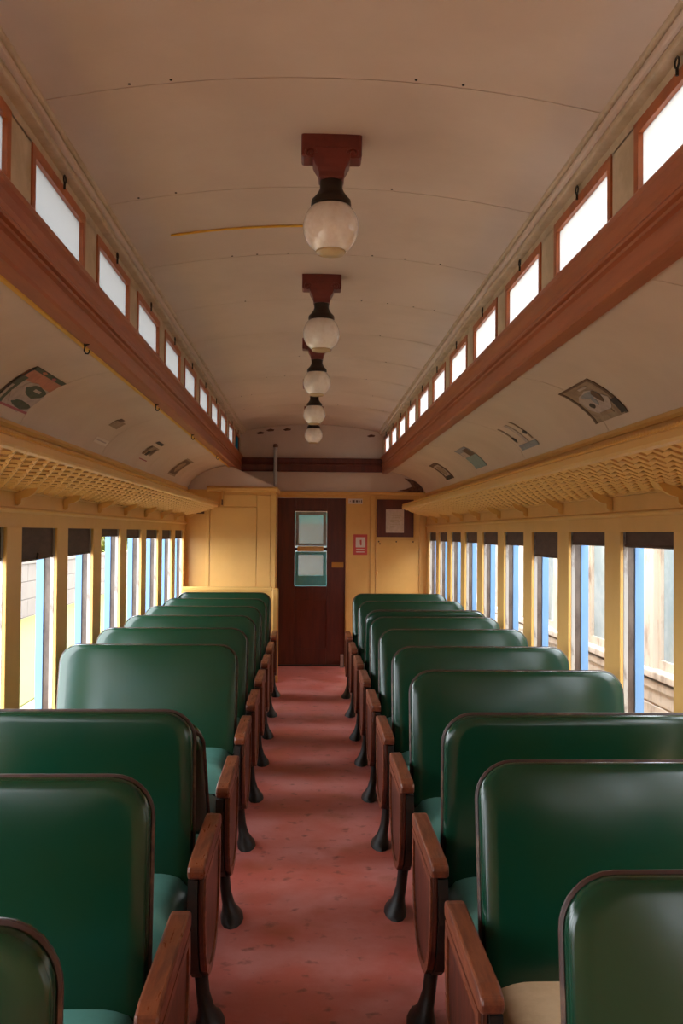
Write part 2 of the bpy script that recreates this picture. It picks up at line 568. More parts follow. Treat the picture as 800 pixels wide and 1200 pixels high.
# ------------------------------------------------------------------ side walls with posts and windows
def side_wall(s, n0):
    side = 'left' if s < 0 else 'right'
    wall = structure(MB().box(s * W, s * (W + .10), YR, YE, 0, ZS - .03).build(f'wall_{side}', M['yellow']),
                     'yellow painted coach side wall of narrow posts between open windows')
    # header above the windows, moulding, frieze panels
    MB().box(s * W, s * (W + .10), YR, YE, ZT, 1.662).build('header', M['yellow'], wall)
    MB().prism([(s * (W + .01), 1.655), (s * (W - .006), 1.660), (s * (W - .018), 1.668), (s * (W - .018), 1.676),
                (s * (W - .004), 1.684), (s * (W + .01), 1.684)], 'y', YR, YE).build('moulding', M['yellow'], wall)
    MB().box(s * (W + .006), s * (W + .10), YR, YE, 1.66, 2.06).build('frieze_backing', M['yellow'], wall)
    for a_, b_ in zip(SEAMS, SEAMS[1:]):
        MB().box(s * (W + .001), s * (W + .007), b_ + .0015, a_ - .0015, 1.68, 2.03).build('frieze_panel', M['yellow'], wall)
    MB().prism([(s * (W + .01), 2.03), (s * (W - .012), 2.03), (s * (W - .022), 2.042), (s * (W - .018), 2.058),
                (s * (W - .006), 2.064), (s * (W + .01), 2.066)], 'y', YR, YE).build('cornice', M['yellow'], wall)
    post = MB().box(s * W, s * (W + .016), -PW, 0, ZS - .04, ZT + .002).mesh('post', M['yellow'])
    core = MB().box(s * (W + .015), s * (W + .10), -PW + .012, -.012, ZS - .04, ZT + .002).mesh('post_core', M['white_strip'])
    for j in range(NB + 1):
        y = YE - P * j
        if y - PW < YR - .1: continue
        put('post', post, wall, (0, y, 0), bevel=.003)
        put('post_core', core, wall, (0, y, 0))
    # window linings
    o0, o1 = 0.0, P - PW     # opening, measured from the near post's far edge
    def strips(ya, d):
        return [('stop_bead', MB().box(s * (W + .018), s * (W + .038), ya + d * .012, ya + d * .022, ZS, ZT).mesh('stop_bead', M['white_strip'])),
                ('channel', MB().box(s * (W + .039), s * (W + .070), ya + d * .012, ya + d * .015, ZS, ZT).mesh('channel', M['track'])),
                ('outer_stile', MB().box(s * (W + .071), s * (W + .110), ya - d * .02, ya + d * .024, ZS - .06, ZT).mesh('outer_stile', M['blue']))]
    # the strips start on the post core, which is 12 mm behind the post's edge
    linings = [(n_, m_) for n_, m_ in strips(o0 - .024, 1) + strips(o1 + .024, -1)]
    sill = MB().box(s * (W - .03), s * (W + .13), -.02, o1 + .02, ZS - .04, ZS).mesh('sill', M['yellow'])
    head = MB().box(s * (W + .03), s * (W + .10), -.012, o1 + .012, ZT - .006, ZT + .01).mesh('head_lining', M['track'])
    n = n0
    for j in range(1, NB + 1):
        y = YE - P * j
        if y < YR: continue
        if s < 0 and j == 1:
            MB().box(s * W, s * (W + .10), y, y + o1, ZS - .03, ZT).build('infill_panel', M['yellow'], wall)
            continue
        e = structure(empty(f'window_{n}', (0, y, 0)), 'open coach window with chipped white and pale blue jamb strips')
        n += 1
        for n_, m_ in linings:
            put(n_, m_, e)
        put('sill', sill, e, bevel=.008)
        put('head_lining', head, e)
        # roller blind
        if s > 0:
            drop = {9: .062, 8: .062, 7: .145, 6: .085, 5: .09, 4: .085, 3: .085, 2: .09, 1: .09}.get(j, .08)
            slant = 0
        else:
            drop = {9: .15, 8: .155, 7: .15, 6: .045, 5: .06, 4: .07, 3: .08, 2: .08}.get(j, .10)
            slant = {9: -.007, 8: -.007, 7: -.003}.get(j, 0)
        where = 'grassy side' if s < 0 else 'parked-coach side'
        deep = drop > .12
        lab = (f'dark brown blind {"hanging low" if deep else "rolled up"} at {ORD[j]} window from the end, {where}')
        bl = empty('roller_blind', (0, y, 0))
        tag(bl, lab, 'blind', ('low' if deep else 'rolled') + ' blinds on the ' + where)
        cl = MB()
        xa, xb = s * (W + .027), s * (W + .034)
        ya, yb = -.008, o1 + .008
        cl.add([(xa, ya, ZT), (xa, yb, ZT), (xa, yb, ZT - drop - slant), (xa, ya, ZT - drop + slant),
                (xb, ya, ZT), (xb, yb, ZT), (xb, yb, ZT - drop - slant), (xb, ya, ZT - drop + slant)],
               [(0, 1, 2, 3), (7, 6, 5, 4), (0, 4, 5, 1), (1, 5, 6, 2), (2, 6, 7, 3), (3, 7, 4, 0)])
        cl.build('cloth', M['blind'], bl)
        MB().tube([(s * (W + .03), ya + .004, ZT - drop + slant), (s * (W + .03), yb - .004, ZT - drop - slant)], .008, 6).build(
            'hem_bar', M['blind'], bl)
        if s < 0 and j == 8:
            MB().tube([(s * (W + .02), o1 / 2, ZT - drop), (s * (W + .015), o1 / 2, ZT - drop + .03)], .006, 5).build(
                'pull_tab', M['iron'], bl)
    return n


nwin = side_wall(-1, nwin)
nwin = side_wall(1, nwin)


# ------------------------------------------------------------------ luggage racks
def rack(s):
    where = 'grassy side' if s < 0 else 'side facing the parked coach'
    y0, y1 = YR + .02, (YC - .004 if s < 0 else 10.72)
    root = empty('luggage_rack', (s * W, (y0 + y1) / 2, 1.76))
    tag(root, f'long yellow net luggage rack above the windows on the {where}', 'luggage rack')
    off = Vector(root.location)
    def bld(mb, nm, m, **k):
        mb.v = [tuple(Vector(p) - off) for p in mb.v]
        return mb.build(nm, m, root, **k)
    # front rail with beaded top
    pr = [(1.018, 1.852), (1.014, 1.862), (1.014, 1.885), (1.022, 1.893), (1.022, 1.905), (1.040, 1.905), (1.040, 1.852), (1.032, 1.846)]
    bld(MB().prism([(s * x, z) for x, z in pr], 'y', y0, y1), 'front_rail', M['yellow'])
    bead = MB()
    y = max(y0, 1.8)
    while y < y1:
        bead.add([(s * 1.022, y, 1.899), (s * 1.014, y + .011, 1.895), (s * 1.022, y + .022, 1.899), (s * 1.022, y + .011, 1.889),
                  (s * 1.020, y + .011, 1.908)], [(0, 1, 4), (1, 2, 4), (0, 3, 1), (1, 3, 2)])
        y += .03
    tag(bld(bead, 'beading', M['yellow']), kind='stuff')
    # back rail on the wall
    bld(MB().box(s * (W - .018), s * W, y0, y1, 1.752, 1.772), 'back_rail', M['yellow'], bevel=.004)
    # net: wavy strands that touch their neighbours
    net = MB()
    A = Vector((s * 1.036, 0, 1.856))
    B = Vector((s * (W - .012), 0, 1.766))
    ns = 11
    step = .036
    wav = .86 * (B - A).length / (ns - 1) * .5
    dirv = (B - A).normalized()
    nrm = Vector((0, 1, 0)).cross(dirv)
    for i in range(ns):
        c = A.lerp(B, i / (ns - 1))
        pts = []
        k = 0
        y = max(y0, 1.2)
        while y <= y1:
            ph = (k // 2 + i) % 2
            sag = -.012 * math.sin(math.pi * i / (ns - 1))
            pts.append(c + Vector((0, y, sag)) + dirv * (wav if ph else -wav) + nrm * (.004 if k % 2 else -.004))
            y += step * (1.3 if k % 2 == 0 else .7)
            k += 1
        net.tube(pts, .0075, 4, cap=False)
    tag(bld(net, 'net', M['yellow_net'], smooth=True), kind='stuff')
    # brackets at the posts
    for j in range(0, NB):
        y = seam(j)
        if y < y0 + .1 or y > y1: continue
        br = MB()
        br.prism([(s * (W - .002), 1.745), (s * (W - .002), 1.695), (s * (W - .014), 1.69), (s * (W - .028), 1.702),
                  (s * (W - .030), 1.722), (s * (W - .055), 1.728), (s * (W - .085), 1.745), (s * (W - .105), 1.772),
                  (s * (W - .09), 1.777), (s * (W - .05), 1.765)], 'y', y - .012, y + .012)
        bld(br, 'bracket', M['yellow'])


rack(-1)
rack(1)

# ------------------------------------------------------------------ end wall, closet, door
DW = 0.406
wall_end = structure(MB().box(DW, W + .1, YE, YE + .08, 0, 2.06).build('wall_end', M['yellow']),
                     'yellow end wall with the dark red door')
MB().box(-W - .1, -DW, YE, YE + .08, 0, 2.06).build('wall_panel', M['yellow'], wall_end)
MB().box(-DW, DW, YE, YE + .08, 1.992, 2.06).build('lintel', M['yellow'], wall_end)
MB().box(-W, W, YE - .03, YE, 2.03, 2.068).build('cornice', M['yellow'], wall_end, bevel=.008)
tp = [(-W, 2.06), (W, 2.06)] + [(x, z + .02) for x, z in reversed(DECK)] + [(.9, 2.8)] + [(x, arch(x) + .015) for x in reversed(xs)] + \
     [(-.9, 2.8)] + [(-x, z + .02) for x, z in DECK]
MB().prism(tp, 'y', YE, YE + .08).build('tympanum', M['cream'], wall_end)
# boards right of the door
MB().box(DW + .005, DW + .03, YE - .012, YE, 0, 2.03).build('door_casing', M['yellow'], wall_end, bevel=.004)
MB().box(.70, .755, YE - .018, YE, 0, 2.03).build('stile', M['yellow'], wall_end, bevel=.005)
MB().box(1.285, W, YE - .018, YE, 0, 2.03).build('stile', M['yellow'], wall_end, bevel=.005)
pn = MB().box(.765, 1.28, YE - .014, YE, .55, 1.502).build('access_panel', M['yellow'], wall_end, bevel=.004)
for x, z in ((.80, 1.478), (1.01, 1.478), (1.21, 1.478), (.815, 1.452)):
    MB().lathe([(.009, 0), (.008, .006), (.001, .007)], 8).build('screw', M['iron'], pn)
    o = pn.children[-1]
    o.location = (x, YE - .014, z)
    o.rotation_euler = (R(90), 0, 0)
# rust patch in the corner of the tympanum
MB().prism([(1.02, 2.085), (1.33, 2.07), (1.325, 2.11), (1.29, 2.155), (1.24, 2.195), (1.17, 2.225), (1.10, 2.235), (1.16, 2.19), (1.20, 2.14),
            (1.12, 2.105)], 'y', YE - .004, YE).build('rust_patch', M['rust'], wall_end)
for x, z in ((-.62, 2.755), (-.50, 2.79), (-.30, 2.80), (.70, 2.735)):
    MB().prism([(x - .05, z), (x - .02, z - .014), (x + .04, z - .008), (x + .05, z + .01), (x, z + .02)], 'y', YE - .003, YE).build(
        'paint_chip', M['rust'], wall_end)

# door with two-part window
door = structure(empty('door_1', (0, YE + .03, 0)), 'dark red wooden end door with a two-pane window')
wx0, wx1, wz0, wz1 = -.195, .185, .942, 1.832
MB().box(-DW, wx0, 0, .04, 0, 1.99).build('stile', M['end_wood'], door, bevel=.003)
MB().box(wx1, DW, 0, .04, 0, 1.99).build('stile', M['end_wood'], door, bevel=.003)
MB().box(wx0, wx1, 0, .04, wz1, 1.99).build('top_rail', M['end_wood'], door, bevel=.003)
MB().box(wx0, wx1, 0, .04, .78, wz0).build('lock_rail', M['end_wood'], door, bevel=.003)
MB().box(wx0, wx1, .012, .032, .20, .78).build('panel', M['end_wood'], door)
MB().box(wx0, wx1, 0, .04, 0, .20).build('bottom_rail', M['end_wood'], door, bevel=.003)


def sash(z0, z1, m, t, tb, glass):
    e = MB()
    e.box(wx0 + .004, wx0 + t, .004, .03, z0, z1)
    e.box(wx1 - t, wx1 - .004, .004, .03, z0, z1)
    e.box(wx0 + t, wx1 - t, .004, .03, z1 - t * .9, z1)
    e.box(wx0 + t, wx1 - t, .004, .03, z0, z0 + tb)
    f = e.build('sash', m, door)
    MB().box(wx0 + t, wx1 - t, .016, .020, z0 + tb, z1 - t * .9).build('pane', glass, f)


sash(1.420, wz1 - .004, M['grey_frame'], .045, .03, M['glass'])
sash(wz0 + .004, 1.352, M['teal'], .042, .12, M['glass'])
MB().box(wx0 + .03, wx1 - .04, -.008, .03, 1.356, 1.416).build('meeting_bar', M['yellow'], door, bevel=.004)
MB().box(wx0, wx0 + .03, -.004, .02, 1.366, 1.40).build('sash_catch', M['iron'], door)
MB().box(wx1 - .04, wx1, -.004, .02, 1.366, 1.40).build('sash_catch', M['iron'], door)
lp = MB().box(.245, .385, -.012, 0, 1.165, 1.228).build('lock_plate', M['brass'], door, bevel=.003)
MB().tube([(.35, -.01, 1.195), (.35, -.05, 1.195)], .008, 8).build('knob_stem', M['brass'], lp)
MB().lathe([(.001, 0), (.018, .003), (.02, .012), (.012, .02), (.001, .021)], 10).build('knob', M['bronze'], lp)
lp.children[-1].location = (.35, -.045, 1.195)
lp.children[-1].rotation_euler = (R(90), 0, 0)
MB().box(-DW, DW, -.06, .05, 0, .014).build('threshold', M['iron'], door)

# signs and notices
sg = empty('number_plate', (.52, YE, 1.955))
tag(sg, 'small white number plate beside the top of the door', 'sign')
MB().box(-.085, .085, -.006, 0, -.03, .03).build('plate', M['white_print'], sg)
for x, w_, h_ in ((-.06, .008, .012), (-.022, .030, .030), (.018, .026, .026), (.046, .016, .022), (.073, .012, .030)):
    MB().box(x - w_ / 2, x + w_ / 2, -.0075, -.006, -h_ / 2, h_ / 2).build('character', M['ink'], sg)
sg = empty('warning_sign', (.583, YE, 1.44))
tag(sg, 'red and white warning notice on the yellow wall beside the door', 'sign')
MB().box(-.083, .083, -.005, 0, -.122, .122).build('board', M['red_print'], sg)
MB().box(-.055, .058, -.006, -.005, -.032, .088).build('white_field', M['white_print'], sg)
MB().prism([(-.008, .055), (.014, .06), (.016, .0), (.006, -.012), (-.006, 0)], 'y', -.0075, -.006).build('symbol', M['red_print'], sg)
MB().prism([(-.05, -.05), (.05, -.05), (.045, -.062), (-.045, -.062)], 'y', -.006, -.005).build('text_line', M['white_print'], sg)
MB().box(-.05, .05, -.006, -.005, -.092, -.082).build('text_line', M['white_print'], sg)
nb = empty('notice_board', (.995, YE, 1.757))
tag(nb, 'dark wooden notice board holding one pale paper sheet', 'notice board')
bp = [(-.218, -.225), (.219, -.225), (.219, .222), (-.218, .222)]
MB().prism(bp, 'y', -.024, 0).build('board', M['end_wood'], nb)
pp = MB().box(-.112, .103, -.027, -.024, -.172, .105).build('paper', M['paper'], nb)
for z, a_, w_ in ((.055, -.03, .06), (.03, -.06, .13), (.005, -.05, .11), (-.02, -.06, .1), (-.045, -.06, .12), (-.07, -.06, .12), (-.095, -.06, .07)):
    MB().box(a_, a_ + w_, -.0276, -.027, z - .004, z + .004).build('text_line', M['cream_dirty'], pp)

# closet beside the door
closet = structure(MB().box(-W, -.40, YC, YE - .035, 0, 2.04).build('wall_closet', M['yellow']),
                   'yellow built-in closet beside the end door')
up = [(-W, 2.04), (-.40, 2.04), (-.40, 2.075), (-.885, 2.300)] + [(-x, z - .004) for x, z in DECK]
MB().prism(up, 'y', YC + .01, YE - .04).build('upper_bulkhead', M['cream'], closet)
MB().prism([(YC + .01, 2.012), (YC - .03, 2.03), (YC - .035, 2.055), (YC - .02, 2.07), (YC + .01, 2.075)], 'x', -1.14, -.375).build(
    'cornice', M['yellow'], closet)
MB().box(-.375, -.40, YC - .03, YE - .035, 2.02, 2.072).build('cornice', M['yellow'], closet, bevel=.006)
MB().box(-.445, -.392, YC - .014, YC + .01, 0, 2.02).build('stile', M['yellow'], closet, bevel=.004)
MB().box(-1.15, -1.11, YC - .014, YC + .01, 0, 1.90).build('stile', M['yellow'], closet, bevel=.004)
MB().box(-1.105, -.60, YC - .010, YC + .01, .4, 1.852).build('door_panel', M['yellow'], closet, bevel=.005)
MB().box(-.595, -.45, YC - .012, YC + .01, .4, 1.98).build('board', M['yellow'], closet, bevel=.003)
MB().box(-1.105, -.60, YC - .012, YC + .01, 1.86, 1.99).build('top_board', M['yellow'], closet, bevel=.003)
MB().box(-.985, -.965, YC - .03, YC, 1.86, 2.06).build('strap', M['yellow'], closet, bevel=.003)
MB().box(-.982, -.968, YC - .034, YC - .03, 1.87, 1.93).build('strap_slot', M['rust'], closet)
MB().box(-1.36, -1.17, YC - .004, YC, 1.775, 1.80).build('paint_chip', M['rust'], closet)
# vent pipe above the closet
pipe = empty('vent_pipe', (-.43, YE - .10, 2.09))
tag(pipe, 'thin white vertical pipe above the closet crossing the dark beam', 'pipe')
MB().tube([(0, 0, 0), (0, 0, .50)], .022, 10).build('tube', M['white_strip'], pipe, smooth=True)
MB().lathe([(.028, .49), (.028, .52), (.02, .53), (.001, .532)], 10).build('cap', M['rust'], pipe)
MB().box(-.012, .012, 0, .085, .35, .375).build('bracket', M['rust'], pipe)

# low partition behind the last seat on the closet side
pa = empty('seat_partition', (-.87, 10.12, 0))
tag(pa, 'low yellow partition behind the last green seat before the closet', 'partition')
MB().box(-.49, .50, -.02, .02, 0, .97).build('board', M['yellow'], pa)
MB().box(.46, .525, -.035, .035, 0, .99).build('post', M['yellow'], pa, bevel=.012)
MB().box(-.49, .46, -.03, .03, .96, 1.0).build('cap_rail', M['yellow'], pa, bevel=.008)

MB_ = MB().box(-.02, .02, -.02, .02, 0, .15)
MB_.box(-.03, .03, -.03, .03, 0, .012)
tag(MB_.build('door_stop', M['steel'], bevel=.004), 'small grey metal door stop post on the floor by the door', 'door stop').location = (.37, YE - .10, 0)

# wall behind the camera
rw = structure(MB().box(-W - .1, W + .1, YR - .1, YR, 0, 2.06).build('wall_rear', M['concrete']), 'yellow rear wall of the coach')
MB().prism(tp, 'y', YR - .1, YR).build('tympanum', M['cream'], rw)


# ------------------------------------------------------------------ ceiling lamps
def lamp_meshes():
    out = []
    bl = MB().box(-.098, .098, -.045, .045, -.062, .036)
    out.append(('block', bl.mesh('block', M['lamp_wood']), .008))
    prof = [(.062, -.03), (.060, -.070), (.054, -.084), (.046, -.096), (.042, -.108), (.041, -.128)]
    sq = []
    for i, (r, z) in enumerate(prof):
        d = .050 if i < 2 else (.047 if i == 2 else r)
        sq.append([(r * a, d * c, z) for a, c in ((-1, -1), (1, -1), (1, 1), (-1, 1))])
    fs = []
    for i in range(len(sq) - 1):
        for k in range(4):
            k2 = (k + 1) % 4
            fs.append((i * 4 + k, i * 4 + k2, (i + 1) * 4 + k2, (i + 1) * 4 + k))
    m_ = len(sq) - 1
    fs += [(0, 1, 2, 3), (m_ * 4, m_ * 4 + 1, m_ * 4 + 2, m_ * 4 + 3)]
    out.append(('corbel', MB().add([p for q in sq for p in q], fs).mesh('corbel', M['lamp_wood']), .005))
    for sx in (-1, 1):
        sc = MB()
        pts = []
        for k in range(15):
            a = k * .5
            r = .020 - .0011 * k
            pts.append((sx * (.070 - r * math.cos(a)), -.048, -.052 + r * math.sin(a)))
        sc.tube(pts, .0055, 5)
        out.append(('scroll', sc.mesh('scroll', M['lamp_wood'], True), 0))
    ft = MB().lathe([(.001, -.120), (.036, -.120), (.038, -.132), (.037, -.150), (.042, -.163), (.052, -.178), (.064, -.190),
                     (.066, -.206), (.060, -.212), (.001, -.212)], 24)
    out.append(('fitter', ft.mesh('fitter', M['bronze'], True), 0))
    pr = [(.001, -.200)]
    rr = .0915
    cz = -.278
    for k in range(0, 17):
        a = R(50 - k * (50 + 60) / 16)
        pr.append((rr * math.cos(a), cz + rr * math.sin(a)))
    pr.append((.001, pr[-1][1] + .001))
    out.append(('globe', MB().lathe(pr, 32).mesh('globe', M['globe'], True), 0))
    zb = pr[-2][1]
    out.append(('globe_bottom', MB().lathe([(.048, zb + .004), (.049, zb - .004), (.044, zb - .009), (.001, zb - .012)], 24).mesh(
        'globe_bottom', M['globe_tip'], True), 0))
    return out


LM = lamp_meshes()
ords = ['first', 'second', 'third', 'fourth', 'fifth', 'sixth', 'seventh', 'eighth', 'ninth', 'tenth']
for i, (x, y) in enumerate(((.026, 3.10), (.018, 4.77), (.010, 6.33), (.004, 8.03), (.008, 9.75))):
    e = empty('ceiling_lamp', (x, y, arch(x) - .012))
    tag(e, f'milky glass globe lamp on a red wooden ceiling block, {ords[4 - i]} from the door', 'lamp', 'globe lamps along the ceiling')
    for n_, m_, bv in LM:
        put(n_, m_, e, bevel=bv)

# coat hooks under the left beam
hk = MB()
hk.box(-.004, .004, -.012, .012, -.008, .012)
hk.tube([(0, 0, -.004), (-.004, 0, -.03), (.004, 0, -.045), (.016, 0, -.046), (.024, 0, -.036), (.022, 0, -.026)], .0042, 6)
hk.tube([(0, 0, 0), (.018, 0, .004), (.026, 0, .012)], .0045, 6)
hk.v = [(x * .72, y * .72, z * .72) for x, y, z in hk.v]
hm = hk.mesh('coat_hook', M['iron'], True)
for i, y in enumerate((1.95, 3.65, 5.35, 7.0, 8.9)):
    tag(put('coat_hook', hm, None, (-.893, y, 2.284)), f'{ORD[5 - i]} dark coat hook from the end wall under the yellow-edged beam', 'hook',
        'coat hooks along the beam')


# ------------------------------------------------------------------ advertising cards on the curved side ceiling
ARC = [0]
for (a, c), (d, e) in zip(DECK, DECK[1:]):
    ARC.append(ARC[-1] + math.hypot(d - a, e - c))


def deck_at(l, lift):
    for i in range(len(DECK) - 1):
        if l <= ARC[i + 1] or i == len(DECK) - 2:
            u = (l - ARC[i]) / (ARC[i + 1] - ARC[i])
            x = DECK[i][0] + u * (DECK[i + 1][0] - DECK[i][0])
            z = DECK[i][1] + u * (DECK[i + 1][1] - DECK[i][1])
            dx, dz = DECK[i + 1][0] - DECK[i][0], DECK[i + 1][1] - DECK[i][1]
            n = math.hypot(dx, dz)
            return x + dz / n * lift, z - dx / n * lift


def card_patch(s, poly, lift, y0, l0, w, h, nm, m, parent):
    """poly in card coordinates u (0-1 along the coach), v (0 top - 1 bottom); cut into strips that follow the curve"""
    us = [p[0] for p in poly]
    vs2 = [p[1] for p in poly]
    v0, v1 = min(vs2), max(vs2)
    n = max(2, int((v1 - v0) * 44) + 1)
    def span(v):
        xs_ = []
        k = len(poly)
        for i in range(k):
            (a, c), (d, e) = poly[i], poly[(i + 1) % k]
            if c == e:
                if abs(c - v) < 1e-9: xs_ += [a, d]
            elif min(c, e) - 1e-9 <= v <= max(c, e) + 1e-9:
                xs_.append(a + (v - c) / (e - c) * (d - a))
        return min(xs_), max(xs_)
    top, bot = [], []
    for i in range(n + 1):
        v = v0 + (v1 - v0) * i / n
        ua, ub = span(v)
        for lst, lf in ((top, lift), (bot, lift - .0016)):
            x, z = deck_at(l0 + v * h, lf)
            lst.append((s * x, y0 + ua * w, z))
            lst.append((s * x, y0 + ub * w, z))
    N = 2 * (n + 1)
    fs = []
    for i in range(n):
        a = 2 * i
        fs.append((a, a + 1, a + 3, a + 2))
        fs.append((N + a, N + a + 2, N + a + 3, N + a + 1))
        fs.append((a, a + 2, N + a + 2, N + a))
        fs.append((a + 1, N + a + 1, N + a + 3, a + 3))
    fs.append((0, N, N + 1, 1))
    fs.append((2 * n, 2 * n + 1, N + 2 * n + 1, N + 2 * n))
    return MB().add(top + bot, fs).build(nm, m, parent)


def cmat(n, c, c2=None, am=.6, sc=25):
    if n not in M:
        M[n] = mat(n, c, .6, c2 or tuple(q * .7 for q in c), am, sc)
    return M[n]


def rect(u0, u1, v0, v1):
    return [(u0, v0), (u1, v0), (u1, v1), (u0, v1)]


def blob(cu, cv, ru, rv, n=14, ph=0, wob=.12):
    return [(cu + ru * math.cos(2 * math.pi * k / n + ph) * (1 + wob * math.sin(3 * k)),
             cv + rv * math.sin(2 * math.pi * k / n + ph) * (1 + wob * math.cos(2 * k))) for k in range(n)]


def card(s, y0, label, shapes, base, w=.46, l0=.255, h=.235, nm='advert_card'):
    x, z = deck_at(l0 + h / 2, .003)
    root = empty(nm, (0, 0, 0))
    tag(root, label, 'poster', 'old advertising cards on the curved ceiling')
    if base is not None:
        card_patch(s, rect(0, 1, 0, 1), .003, y0, l0, w, h, 'sheet', base, root)
    for i, (poly, m) in enumerate(shapes):
        card_patch(s, poly, .004 + .0004 * i, y0, l0, w, h, 'print', m, root)
    return root


pk = cmat('salmon_print', (.50, .20, .13))
dg = cmat('dark_green_print', (.055, .075, .05), (.10, .10, .08))
dk = cmat('near_black_print', (.035, .028, .028))
lt = cmat('pale_mauve_print', (.48, .38, .34))
rose = cmat('rose_print', (.42, .10, .13))
sep = cmat('sepia_print', (.34, .24, .16), (.22, .14, .09), .8, 14)
brn = cmat('brown_print', (.12, .06, .035))
slate = cmat('slate_blue_print', (.26, .27, .30))
tealp = cmat('faded_teal_print', (.22, .30, .31))
# left 1 (u from near to far, v from top to bottom)
card(-1, 3.92, 'colourful curved advertising card in dark green, salmon and mauve', [
    (rect(0, 1, 0, .10), dg), (rect(.0, 1, .10, .36), pk), (rect(0, .20, .30, .97), dg),
    (rect(0, .12, .55, .95), lt), (blob(.62, .66, .40, .34), lt), (blob(.70, .50, .28, .15), dg), (blob(.68, .86, .28, .09), dg),
    (rect(.62, .82, .44, .50), lt), (blob(.30, .04, .06, .035), pk), (blob(.62, .05, .05, .035), rose), (rect(.02, .98, .955, 1), rose),
    (rect(.0, .035, .04, .96), dk)], lt)
card(-1, 5.66, 'torn remains of a pale card with one dark scrap and a white label', [
    (rect(.05, .55, .10, .38), sep), (rect(.08, .30, .02, .14), brn), (rect(.15, .9, .80, .97), M['white_print']),
    (rect(.25, .8, .86, .90), lt)], None)
card(-1, 7.12, 'torn sepia card with dark strip along its top edge', [
    (rect(.0, .60, .02, .14), dk), (rect(.06, .80, .28, .66), sep), (rect(.06, .22, .3, .7), brn), (rect(.5, .72, .34, .6), brn),
    (rect(.3, .5, .5, .7), dk), (rect(.2, .9, .86, .9), rose)], None)
card(-1, 8.78, 'brown sepia card on the curved ceiling close to the closet', [(rect(.1, .9, .08, .92), brn), (blob(.5, .5, .25, .3), sep)], sep)
# right
card(1, 4.04, 'sepia bordered advertising card with faint figures', [
    (rect(0, 1, 0, .05), brn), (rect(0, .07, 0, 1), brn), (rect(.93, 1, 0, 1), brn), (rect(.0, .16, .62, .97), dk),
    (blob(.50, .55, .36, .32), lt), (blob(.45, .36, .22, .09), slate), (blob(.66, .60, .07, .07), dk), (blob(.30, .44, .08, .16), brn),
    (blob(.48, .52, .05, .11), slate), (rect(.3, .65, .80, .90), sep), (rect(.25, .5, .12, .18), lt)], sep)
card(1, 5.60, 'peeled pale card with two dark spots and a grey label', [
    (rect(.05, .12, 0, .75), sep), (rect(.35, .5, .05, .78), lt), (rect(.86, .94, .05, .7), sep), (blob(.86, .58, .07, .09), dk), (blob(.10, .50, .08, .07), dk),
    (rect(0, .95, .80, .97), slate)], None)
card(1, 7.28, 'small card with dark picture above a faded blue-grey block', [
    (rect(0, 1, 0, .34), slate), (rect(.05, .5, .10, .5), brn), (rect(.5, .92, .2, .45), lt), (rect(0, 1, .46, 1), tealp)], lt)
card(1, 8.93, 'small dark bordered sepia card, last one before the end wall', [
    (rect(0, 1, 0, .16), brn), (rect(0, 1, .82, 1), dk), (rect(0, .14, 0, 1), brn), (rect(.84, 1, 0, 1), brn), (blob(.5, .5, .25, .28), sep)], lt)


# ------------------------------------------------------------------ seats
# local frame: x = 0 at the seat's middle, aisle side at -A for the right-hand row (mirrored for the left), y along the coach, z from floor
HALF = .4625


def rounded(w, h, r, n=6, rb=.04):
    """outline of a seat back in (x, z): bottom at z=0, top at h"""
    pts = []
    for cx, cz, rad, a0 in ((w - rb, rb, rb, -90), (w - r, h - r, r, 0), (-w + r, h - r, r, 90), (-w + rb, rb, rb, 180)):
        for k in range(n + 1):
            a = R(a0 + 90 * k / n)
            pts.append((cx + rad * math.cos(a), cz + rad * math.sin(a)))
    return pts


BH = .585


def back_mesh():
    """pillowy double-sided back, thickness along y"""
    outer = rounded(HALF, BH, .095)
    cx, cz = 0, BH / 2
    rings = []
    levels = [(1.0, 0.022), (.993, .033), (.980, .038), (.90, .041), (.6, .045), (.3, .046)]
    v = []
    n = len(outer)
    for side in (-1, 1):
        for i, (sc_, t) in enumerate(levels):
            for x, z in outer:
                dx = HALF * (1 - sc_) if False else 0
                px = x - math.copysign(min(abs(x), HALF * (1 - sc_)), x) if sc_ > .9 else x * sc_
                pz = cz + ((z - cz) - math.copysign(min(abs(z - cz), HALF * (1 - sc_)), z - cz) if sc_ > .9 else (z - cz) * sc_)
                v.append((px, side * t, pz))
    f = []
    L = len(levels)
    for sd in (0, 1):
        o = sd * L * n
        for i in range(L - 1):
            for k in range(n):
                k2 = (k + 1) % n
                q = (o + i * n + k, o + i * n + k2, o + (i + 1) * n + k2, o + (i + 1) * n + k)
                f.append(q if sd else q[::-1])
        f.append(tuple(o + (L - 1) * n + k for k in range(n)))
    for k in range(n):
        k2 = (k + 1) % n
        f.append((k, k2, L * n + k2, L * n + k))
    return MB().add(v, f).mesh('backrest', M['green'], True)


BACK = back_mesh()
pp_ = MB()
for sd in (0,):
    pp_.tube([(x * 1.0, sd * .026, z) for x, z in rounded(HALF + .002, BH, .095, 8)], .0068, 6, closed=True)
PIPE = pp_.mesh('piping', M['piping'], True)


